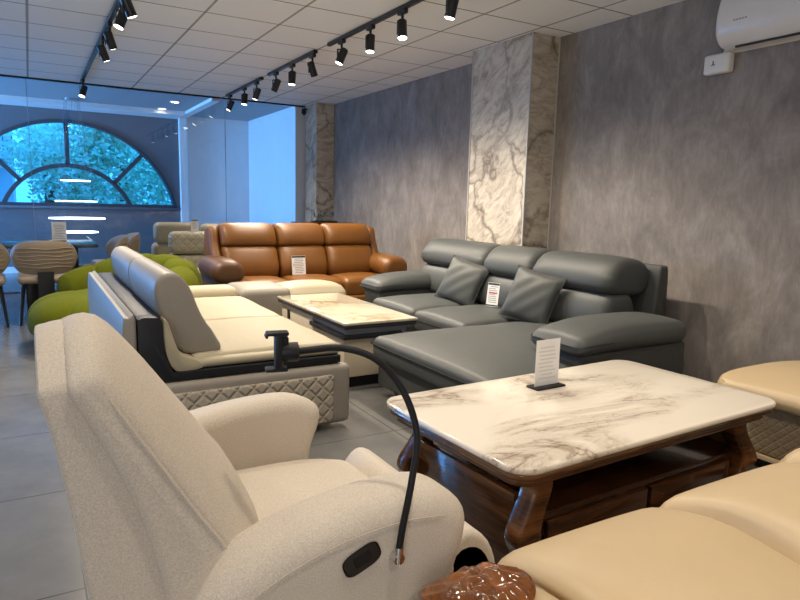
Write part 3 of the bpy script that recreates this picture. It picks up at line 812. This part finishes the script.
# ------------------------------------------------------------------ brown recliner sofa
br = thing('brown_sofa', 'three seat cognac brown leather recliner sofa at back of the room', 'sofa', (2.5, 6.4, 0))
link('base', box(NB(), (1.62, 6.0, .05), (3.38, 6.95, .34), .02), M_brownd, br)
for x in (1.6, 3.4):
    for y in (6.05, 6.7): link('foot', box(NB(), (x-.04, y-.04, 0), (x+.04, y+.04, .052)), M_black, br)
BX = [1.66, 2.24, 2.79, 3.36]
for i in range(3):
    xa, xb = BX[i]+.004, BX[i+1]-.004
    link('seat_cushion', rbox(NB(), (xa, 5.92, .27), (xb, 6.45, .46), .05, (6, 6, 2), softtop(.03, sag=.01)), M_brown, br)
    link('front_panel', rbox(NB(), (xa, 5.90, .06), (xb, 5.99, .29), .03, (5, 2, 3)), M_brown, br)
    lo = smooth_poly([(6.36, .43), (6.30, .55), (6.36, .72), (6.44, .79), (6.58, .76), (6.60, .50), (6.52, .42)], 4)
    hi = smooth_poly([(6.44, .78), (6.39, .82), (6.42, .93), (6.50, 1.005), (6.62, 1.01), (6.70, .93), (6.68, .78), (6.56, .76)], 4)
    def fnx(p, t):
        k = (abs(t-.5)*2)**6
        p.y += .03*k; p.z -= .012*k*(1 if p.z > .6 else -1); return p
    c = link('back_cushion', prism(NB(), lo, 'x', xa, xb, .04, 4, 10, fnx), M_brown, br)
    link('head_rest', prism(NB(), hi, 'x', xa, xb, .04, 4, 10, fnx), M_brown, c)
    bm = NB()
    for q in (.36, .64):
        xx = xa+(xb-xa)*q; tube(bm, [(xx, 6.336, .50), (xx, 6.320, .58), (xx, 6.368, .72), (xx, 6.41, .765)], .0045, 5, sm=3)
    link('stitching', bm, M_brown, c)
for s in (-1, 1):
    xc = 1.60 if s < 0 else 3.42
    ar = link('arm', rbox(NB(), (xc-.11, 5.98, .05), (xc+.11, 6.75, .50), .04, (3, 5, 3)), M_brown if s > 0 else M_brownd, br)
    pr = smooth_poly([(xc-.13, .50), (xc-.15, .60), (xc-.09, .675), (xc, .69), (xc+.09, .675), (xc+.15, .60), (xc+.13, .50), (xc, .47)], 3)
    def fna(p, t):
        p.z -= .03*max(0, .35-t)*3*.5; return p
    link('arm_pad', prism(NB(), pr, 'y', 5.93, 6.60, .06, 4, 6, fna), M_brown if s > 0 else M_brownd, ar)
    wp = smooth_poly([(6.40, .50), (6.36, .60), (6.48, .80), (6.55, .96), (6.66, .975), (6.78, .90), (6.80, .50)], 4)
    xw = (1.56, 1.655) if s < 0 else (3.365, 3.46)
    def fnw(p, t, s=s):
        p.x += s*-.05*(p.z-.5) * (0 if True else 1); return p
    link('wing', prism(NB(), wp, 'x', xw[0], xw[1], .035, 4, 2, fnw), M_brown, br)
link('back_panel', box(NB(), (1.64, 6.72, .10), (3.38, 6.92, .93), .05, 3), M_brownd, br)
card('price_tag', 'white price tag leaning on the middle seat of the brown sofa', 'price tag', (2.42, 6.26, .468), .155, .215, .05, -.12, 'price tags on the sofas')

# ------------------------------------------------------------------ green bubble armchair
gr = thing('green_armchair', 'lime green tufted bubble armchair behind the pale sectional', 'armchair', (.5, 6.0, 0))
bm = NB()
N1, N2 = 72, 20; c0 = Vector((.46, 5.92, 0)); rings = []
def bub(a): return abs(math.sin(a*3.0))**.6
for j in range(N2+1):
    th = -PI/2 + PI*j/N2; ring = []
    for i in range(N1):
        a = 2*PI*i/N1; b_ = .88+.12*bub(a)
        rr = .56*math.cos(th)**.55*(b_ if abs(math.cos(th)) > .05 else 1) if math.cos(th) > 0 else 0
        ring.append((c0.x+max(rr, .002)*math.cos(a), c0.y+max(rr, .002)*math.sin(a), .23+.21*math.sin(th)+.02*bub(a)*max(0, math.sin(th))*(rr/.56)))
    rings.append(ring)
loft(bm, rings); link('seat', bm, M_green, gr)
bm = NB(); A0, A1, NB_ = math.radians(-40), math.radians(112), 6; rings = []
for i in range(NB_*12+1):
    t_ = i/(NB_*12); a = A0+(A1-A0)*t_; ph = (t_*NB_) % 1.0 if 0 < t_ < 1 else 0
    bl = .62+.38*math.sin(PI*ph)**.55 if 0 < t_ < 1 else .15
    zt = .735 - .22*(abs(t_-.45)/.55)**2.2
    hw = .20*bl; hh = (zt-.04)/2*(.90+.10*math.sin(PI*ph)**.5)*(1 if 0 < t_ < 1 else .5)
    ctr = Vector((c0.x+.68*math.cos(a), c0.y+.68*math.sin(a), .04+(zt-.04)/2))
    d = Vector((math.cos(a), math.sin(a), 0))
    rings.append([ctr+d*hw*math.copysign(abs(math.cos(q))**.8, math.cos(q))+Vector((0, 0, hh*math.copysign(abs(math.sin(q))**.8, math.sin(q)))) for q in [2*PI*k/20 for k in range(20)]])
loft(bm, rings); link('backrest', bm, M_green, gr, 75)

# ------------------------------------------------------------------ olive beige sofas behind
def olive(x0, x1, y, zt, label, quilted):
    t = thing('beige_sofa', label, 'sofa', ((x0+x1)/2, y+.4, 0), group='olive beige sofas behind the brown sofa')
    q = M_oliveq if quilted else M_olive
    link('base', rbox(NB(), (x0, y-.58, .05), (x1, y+.30, .28), .03, 3), M_olive, t)
    for xx in (x0+.08, x1-.08):
        for yy in (y-.5, y+.22): link('foot', box(NB(), (xx-.03, yy-.03, 0), (xx+.03, yy+.03, .052)), M_black, t)
    link('seat_cushion', rbox(NB(), (x0, y-.59, .27), (x1, y+.1, .44), .06, (6, 5, 2), softtop(.03)), M_olive, t)
    link('backrest', rbox(NB(), (x0, y, .40), (x1, y+.28, zt-.27), .06, (8, 3, 4)), q, t)
    link('head_rest', rbox(NB(), (x0+.01, y-.02, zt-.265), (x1-.01, y+.16, zt), .075, (8, 3, 4)), q, t)
olive(1.35, 2.35, 7.58, .875, 'olive beige sofa with quilted headrest behind left end of the brown sofa', True)
olive(1.34, 1.85, 8.52, .945, 'plain olive beige seat near the glass wall, left of the price card', False)
olive(1.91, 2.51, 8.52, .93, 'plain olive beige seat near the glass wall, right of the price card', False)
card('price_card', 'small price card with black header standing on an olive beige headrest', 'price tag', (1.66, 7.65, .875), .085, .13, .05, 0, None, foot=False)
# sideboard with glassware
cb = thing('side_cabinet', 'tall cabinet behind the brown sofa that carries glassware', 'cabinet', (3.5, 8.2, 0))
link('body', box(NB(), (3.15, 7.95, .04), (3.85, 8.4, .955), .006), M_walnut_d, cb)
link('cabinet_top', box(NB(), (3.13, 7.93, .955), (3.87, 8.42, .975), .004), M_walnut, cb)
M_gl2 = thin_glass('drinking_glass', 1.0, (.95, .96, .97))
tr = thing('serving_tray', 'dark tray with small cups on the cabinet behind the brown sofa', 'tray', (3.46, 8.1, .975))
link('tray_plate', box(NB(), (3.32, 8.02, .976), (3.66, 8.18, .996), .004), M_black, tr)
for i, (x, y) in enumerate(((3.38, 8.1), (3.47, 8.12), (3.56, 8.08), (3.62, 8.13))):
    g_ = thing('drinking_glass', 'clear stemmed glass, %s from the stone pillar on the dark tray' % ('fourth', 'third', 'second', 'nearest')[i], 'glass', (x, y, .9965), group='glasses on the tray')
    link('bowl', lathe(NB(), [(.028, .12), (.034, .08), (.025, .05), (.004, .045), (.004, .004), (.028, .002), (.028, 0), (0, 0)], 14, T((x, y, .9965)), False), M_gl2, g_)

# ------------------------------------------------------------------ dining table and chairs
dt = thing('dining_table', 'dark marble dining table before the glass wall', 'dining table', (.17, 8.1, 0))
link('table_top', box(NB(), (-.27, 7.38, .715), (.61, 8.85, .752), .012), M_marbleC, dt)
for xa in (.30, -.08):
    for ya in (7.50, 8.66): link('leg', box(NB(), (xa, ya, 0), (xa+.12, ya+.11, .714), .01), M_black, dt)
card('table_sign', 'white menu style card on the dark dining table', 'sign', (.26, 7.72, .7525), .14, .215, 0, 0, None, head=False, foot=True)
def build_chair():
    t = thing('dining_chair', '', 'chair', (0, 0, 0), world=False)
    def fs(u, v, w, p):
        if w > 0: p.z += .02*(1-u*u)*(1-v*v)
        p.x *= 1-.06*(v < 0)*abs(v); return p
    link('seat', rbox(NB(), (-.25, -.24, .40), (.25, .25, .475), .035, (5, 5, 2), fs), M_taupe, t)
    # curved back, wraps behind the sitter (sitter faces +y)
    rings = []; n = 28
    for i in range(n+1):
        a = math.radians(200+140*i/n); q = abs(i/n-.5)*2
        hh = .165*(1-q**3.2)**.5 if q < 1 else 0.01
        hh = max(hh, .02); cz = .655-.01*q; R_ = .285
        dx, dy = math.cos(a), math.sin(a)
        ring = []
        for k in range(12):
            b_ = 2*PI*k/12; rr = .022*math.cos(b_)
            zz = cz + hh*math.sin(b_)
            lean = (zz-.5)*.12
            ring.append(((R_+rr+lean*.5)*dx, (R_*.82+rr+lean)*dy, zz))
        rings.append(ring)
    bk = link('backrest', loft(NB(), rings), M_taupe, t, 70)
    bm = NB()
    for k in range(6):
        z = .56+k*.036; pts = []
        for i in range(13):
            a = math.radians(220+100*i/12); lean = (z-.5)*.12
            pts.append(((.285+.0225+lean*.5)*math.cos(a), (.285*.82+.0225+lean)*math.sin(a), z+.006*math.sin(i*.9+k)))
        tube(bm, pts, .004, 5)
    link('pleat', bm, M_taupe, bk)
    link('back_plate', box(NB(), (-.07, -.275, .12), (.07, -.262, .52), .004), M_blackpl, t)
    for sx in (-1, 1):
        for sy in (-1, 1):
            b_ = NB(); tube(b_, [(sx*.19, sy*.17, .41), (sx*.235, sy*.225, 0)], lambda s: .022-.009*s, 8); link('leg', b_, M_black, t)
    return t
dc = build_chair()
for i, (x, y, rz, lab) in enumerate(((.10, 7.22, 0, 'taupe dining chair tucked under near end of the dark dining table'),
        (-.485, 7.16, .06, 'taupe dining chair beside the front chair, cut by the left edge of the photo'),
        (.68, 7.90, PI/2+.05, 'taupe dining chair right of the dining table, the one nearer the card'),
        (.88, 8.42, PI/2+.05, 'taupe dining chair right of the dining table, the one nearer the glass wall'))):
    c = dc if i == 0 else copy_tree(dc)
    c.location = (x, y, 0); c.rotation_euler = (0, 0, rz); c['label'] = lab; c['group'] = 'dining chairs around the dark table'

# ------------------------------------------------------------------ beige recliner
rc = thing('recliner', 'beige boucle fabric recliner armchair with black pull cup on its side', 'armchair', (.45, 1.5, 0))
YA, YB = 1.125, 1.87
shp = smooth_poly([(.012, 1.004), (-.006, .990), (.008, .92), (.026, .80), (.042, .66), (.06, .50), (.09, .28), (.16, .25), (.24, .45), (.235, .60), (.205, .74), (.165, .86), (.115, .95), (.06, 1.006)], 3)
def topz(t):
    return (-.07*((.3-t)/.3)**2 if t < .3 else -.15*((t-.3)/.7)**1.6)
def fnback(p, t):
    k = max(0, min(1, (p.z-.5)/.53)); p.z += topz(t)*k
    return p
link('back_shell', prism(NB(), shp, 'y', YA+.006, YB-.006, .012, 3, 12, fnback), M_boucle, rc)
cup_ = smooth_poly([(.036, .995), (.055, 1.016), (.085, 1.014), (.128, .945), (.182, .84), (.245, .715), (.30, .61), (.335, .52), (.32, .45), (.20, .45), (.172, .56), (.145, .69), (.105, .82), (.062, .93)], 3)
def fncu(p, t):
    e = (.42-t)/.42 if t < .42 else (t-.42)/.58; k = max(0, 1-e**2.4)
    fx = p.x-(.055+(1.04-p.z)*.30)
    if fx > 0: p.x += min(1, fx/.10)*.085*k; p.z += min(1, fx/.10)*.012*k
    p.z += topz(t)*max(0, min(1, (p.z-.5)/.53))
    return p
bc = link('back_cushion', prism(NB(), cup_, 'y', YA-.008, YB+.008, .020, 4, 18, fncu), M_boucle, rc)
link('seam', tube(NB(), [(.098, YA-.003, .915), (.113, YA-.006, .888), (.168, YA-.007, .795), (.232, YA-.007, .686), (.286, YA-.007, .60), (.312, YA-.007, .535)], .0045, 5, sm=4), M_boucle, bc)
def fseat(u, v, w, p):
    if w > 0: p.z += .028*(1-v*v)*(1-u**4)
    if u > .2: p.z -= .045*((u-.2)/.8)**2
    return p
link('seat_cushion', rbox(NB(), (.20, 1.17, .33), (.885, 1.81, .455), .06, (8, 8, 2), fseat), M_boucle, rc)
def rarm(y0, y1, dz, sl):
    pf = smooth_poly([(.13, .06), (.13, .40), (.19, .52), (.26, .59), (.36, .64), (.50, .672), (.63, .683), (.72, .668), (.778, .615), (.778, .54), (.750, .45), (.738, .30), (.735, .06), (.45, .05)], 4)
    def fn(p, t):
        k = max(0, (p.z-.5)/.18)
        p.z += dz*k - sl*k*t
        return p
    return link('arm', prism(NB(), pf, 'y', y0, y1, .06, 7, 6, fn), M_boucle, rc)
na = rarm(1.00, 1.175, -.01, 0)
fa = rarm(1.80, 1.985, -.03, .03)
def oval(x, z, a, b_, tilt, y0, y1, bm, n=28, sq=.6):
    R_ = []
    for yy, sc_ in ((y0, 1), (y0, .93), (y1, .80), (y1, .02)):
        ring = []
        for k in range(n):
            q = 2*PI*k/n; px = a*sc_*math.copysign(abs(math.cos(q))**sq, math.cos(q)); pz = b_*sc_*math.copysign(abs(math.sin(q))**sq, math.sin(q))
            ring.append((x+px*math.cos(tilt)-pz*math.sin(tilt), yy, z+px*math.sin(tilt)+pz*math.cos(tilt)))
        R_.append(ring)
    loft(bm, R_)
bm = NB(); oval(.512, .578, .041, .024, .38, .996, 1.001, bm); c = link('pull_cup', bm, M_black, na)
bm = NB(); box(bm, (-.015, .9945, -.012), (.020, .9975, .011), .002); bmesh.ops.transform(bm, matrix=Matrix.Translation((.51, 0, .578)) @ Matrix.Rotation(-.35, 4, 'Y'), verts=bm.verts[:]); link('pull_lever', bm, M_blackpl, c)
link('side_seam', tube(NB(), [(.20, .9985, .50), (.33, .9985, .575), (.46, .9985, .618), (.60, .9985, .632), (.70, .9985, .622)], .0014, 5, sm=4), M_boucle, na)
fp = smooth_poly([(.84, .36), (.885, .425), (.93, .435), (.985, .39), (1.015, .31), (1.005, .24), (.975, .235), (.970, .31), (.94, .365), (.90, .375), (.86, .345)], 3)
fr_ = link('footrest', prism(NB(), fp, 'y', 1.19, 1.83, .02, 4, 4), M_boucle, rc)
bm = NB()
for y in (1.25, 1.77): box(bm, (.74, y-.006, .28), (.96, y+.006, .31)); box(bm, (.75, y-.02, .20), (.78, y+.02, .42))
box(bm, (.755, 1.22, .10), (.80, 1.80, .40))
link('footrest_mechanism', bm, M_black, fr_)
link('base', box(NB(), (.14, 1.08, .03), (.735, 1.93, .30), .02), M_boucle, rc)
for x in (.2, .68):
    for y in (1.12, 1.88): link('foot', box(NB(), (x-.03, y-.03, 0), (x+.03, y+.03, .032)), M_black, rc)
# phone holder
ph = thing('phone_holder', 'black gooseneck phone holder clipped to near arm of the beige recliner', 'phone holder', (.585, .985, .555))
neck = [(.587, .985, .585), (.594, .985, .63), (.615, .99, .72), (.636, 1.01, .80), (.622, 1.04, .88), (.575, 1.07, .945), (.515, 1.10, .968), (.455, 1.12, .966), (.425, 1.13, .962)]
link('gooseneck', tube(NB(), neck, .0070, 10, sm=6), M_rubber, ph)
bm = NB(); tube(bm, [(.585, .985, .558), (.587, .985, .590)], .010, 10); tube(bm, [(.585, .999, .566), (.585, .978, .566)], .012, 8); link('connector', bm, M_chrome, ph)
mt = T((.41, 1.135, .963), (0, 0, math.radians(-12)))
bm = NB(); lathe(bm, [(0, -.02), (.016, -.02), (.019, -.01), (.019, .012), (.0, .018)], 14, mt @ Matrix.Translation((.012, 0, 0)) @ Matrix.Rotation(PI/2, 4, 'Y')); link('ball_joint', bm, M_blackpl, ph)
bm = NB(); t = NB(); box(t, (-.020, -.015, -.030), (-.006, .015, .036), .003)
box(t, (-.036, -.013, .034), (.006, .013, .041), .002); box(t, (-.038, -.013, -.036), (.004, .013, -.029), .002)
box(t, (-.038, -.013, .030), (-.033, .013, .036), .001); box(t, (-.006, -.010, .014), (.006, .010, .030), .002); merge(bm, t, mt)
link('clamp', bm, M_blackpl, ph)

# ------------------------------------------------------------------ tan sofa in the front and its ottoman
ts = thing('tan_sofa', 'tan leather sofa with carved wooden arm medallion in front right corner', 'sofa', (1.8, .6, 0))
link('base', box(NB(), (.62, -.15, .05), (2.70, .98, .30), .02), M_tan, ts)
def ftan(u, v, w, p):
    if w > 0: p.z += .035*(1-abs(u)**3)*(1-abs(v)**2.5)
    if v > .4: p.z -= .05*((v-.4)/.6)**2
    return p
link('seat_cushion', rbox(NB(), (.865, .15, .28), (1.462, 1.06, .44), .075, (10, 10, 2), ftan), M_tan, ts)
def ftan2(u, v, w, p):
    p = ftan(u, v, w, p)
    if u < -.5: p.x += .035*math.sin(p.y*9.0)*((-u-.5)/.5)
    return p
def ftan1(u, v, w, p):
    p = ftan(u, v, w, p)
    if u > .5: p.x += .035*math.sin(p.y*9.0)*((u-.5)/.5)
    return p
ts.children[-1].name = 'seat_cushion'
old = ts.children[-1]; me = old.data
b2 = NB(); rbox(b2, (.865, .15, .28), (1.462, 1.10, .487), .075, (10, 12, 2), ftan1); bmesh.ops.translate(b2, verts=b2.verts[:], vec=-ORG[ts.name]); b2.to_mesh(me); b2.free()
for p in me.polygons: p.use_smooth = True
link('seat_cushion', rbox(NB(), (1.466, .15, .28), (2.10, 1.11, .488), .075, (10, 12, 2), ftan2), M_tan, ts)
link('seat_cushion', rbox(NB(), (2.11, .15, .28), (2.72, 1.13, .50), .075, (10, 10, 2), ftan), M_tan, ts)
link('front_panel', rbox(NB(), (.87, .93, .05), (2.70, 1.06, .31), .03, (8, 2, 3)), M_tan, ts)
def farm(u, v, w, p):
    if w > 0: p.z += .02*(1-u*u)
    if v > .2: p.z -= .055*((v-.2)/.8)**2*(w > 0)
    return p
am = link('arm', rbox(NB(), (.55, -.1, .05), (.862, .985, .545), .09, (5, 8, 4), farm), M_tan, ts)
# carved medallion lying on the arm front
bm = NB(); NR, NA = 22, 72; rings = []
mc = Vector((.690, .872, .556))
def carve_h(r, a):
    h = .010*(1-r**6)
    fl = Vector((.15, .12))
    x, y = r*math.cos(a)-.18, r*math.sin(a)-.25
    rr = math.hypot(x, y); aa = math.atan2(y, x)
    pet = .016*abs(math.sin(2.5*aa+2.2*rr))**.7*max(0, 1-((rr-.3)/.32)**2) + .018*max(0, 1-(rr/.16)**2)
    x2, y2 = r*math.cos(a)+.4, r*math.sin(a)+.35
    r2 = math.hypot(x2, y2); a2 = math.atan2(y2, x2)
    pet += .014*abs(math.sin(3*a2+6*r2))**.8*max(0, 1-((r2-.22)/.28)**2)
    return h + pet*(1 if r < .9 else max(0, (1-r)/.1)) + .004*math.sin(12*a+9*r)*(r > .55)*(r < .92)
for i in range(NR+1):
    r = i/NR; ring = []
    for k in range(NA):
        a = 2*PI*k/NA
        x, y = .108*r*math.cos(a), .118*r*math.sin(a)
        # base follows the arm: drops to the front and to the outer side
        z = -.085*max(0, (y+.05)/.18)**2 - .35*max(0, (abs(x+.0)-.05))**1.5
        ring.append((mc.x+x+.03*y, mc.y+y, mc.z+z+.62*carve_h(r, a)))
    rings.append(ring)
rings.append([(q[0], q[1], q[2]-.03) for q in rings[-1]])
rings[0] = [(mc.x+.001*math.cos(2*PI*k/NA), mc.y+.001*math.sin(2*PI*k/NA), mc.z+.62*carve_h(0, 0)) for k in range(NA)]
loft(bm, rings); link('carved_medallion', bm, M_carve, am, 60)
link('backrest', rbox(NB(), (.60, -.32, .05), (2.72, .13, .80), .08, (8, 3, 5)), M_tan, ts)
for x in (.7, 2.6):
    for y in (-.2, .9): link('foot', box(NB(), (x-.04, y-.04, 0), (x+.04, y+.04, .052)), M_walnut, ts)
to = thing('tan_ottoman', 'rounded tan leather seat with quilted side beside the right wall', 'ottoman', (3.4, 1.4, 0))
def fott(u, v, w, p):
    if w > 0: p.z += .075*(1-abs(u)**2.2)*(1-abs(v)**2.2)
    if v > 0: p.y -= v*(.16*max(0, u)**2 + .10*max(0, -u)**5)
    return p
link('cushion', rbox(NB(), (2.93, .55, .345), (3.92, 1.94, .43), .04, (12, 12, 1), fott), M_tan, to)
link('quilted_side', rbox(NB(), (3.03, .60, .07), (3.90, 1.74, .355), .03, (4, 8, 4)), M_tanq, to)
link('piping', tube(NB(), [(3.02, .6, .352), (3.018, 1.70, .352), (3.06, 1.75, .352), (3.86, 1.75, .352)], .007, 6), M_tan, to)
link('bottom_welt', tube(NB(), [(3.02, .62, .075), (3.018, 1.70, .075), (3.06, 1.75, .075), (3.86, 1.75, .075)], .014, 8), M_tan, to)
for x in (3.12, 3.8):
    for y in (.7, 1.65): link('foot', box(NB(), (x-.05, y-.05, 0), (x+.05, y+.05, .072)), M_black, to)
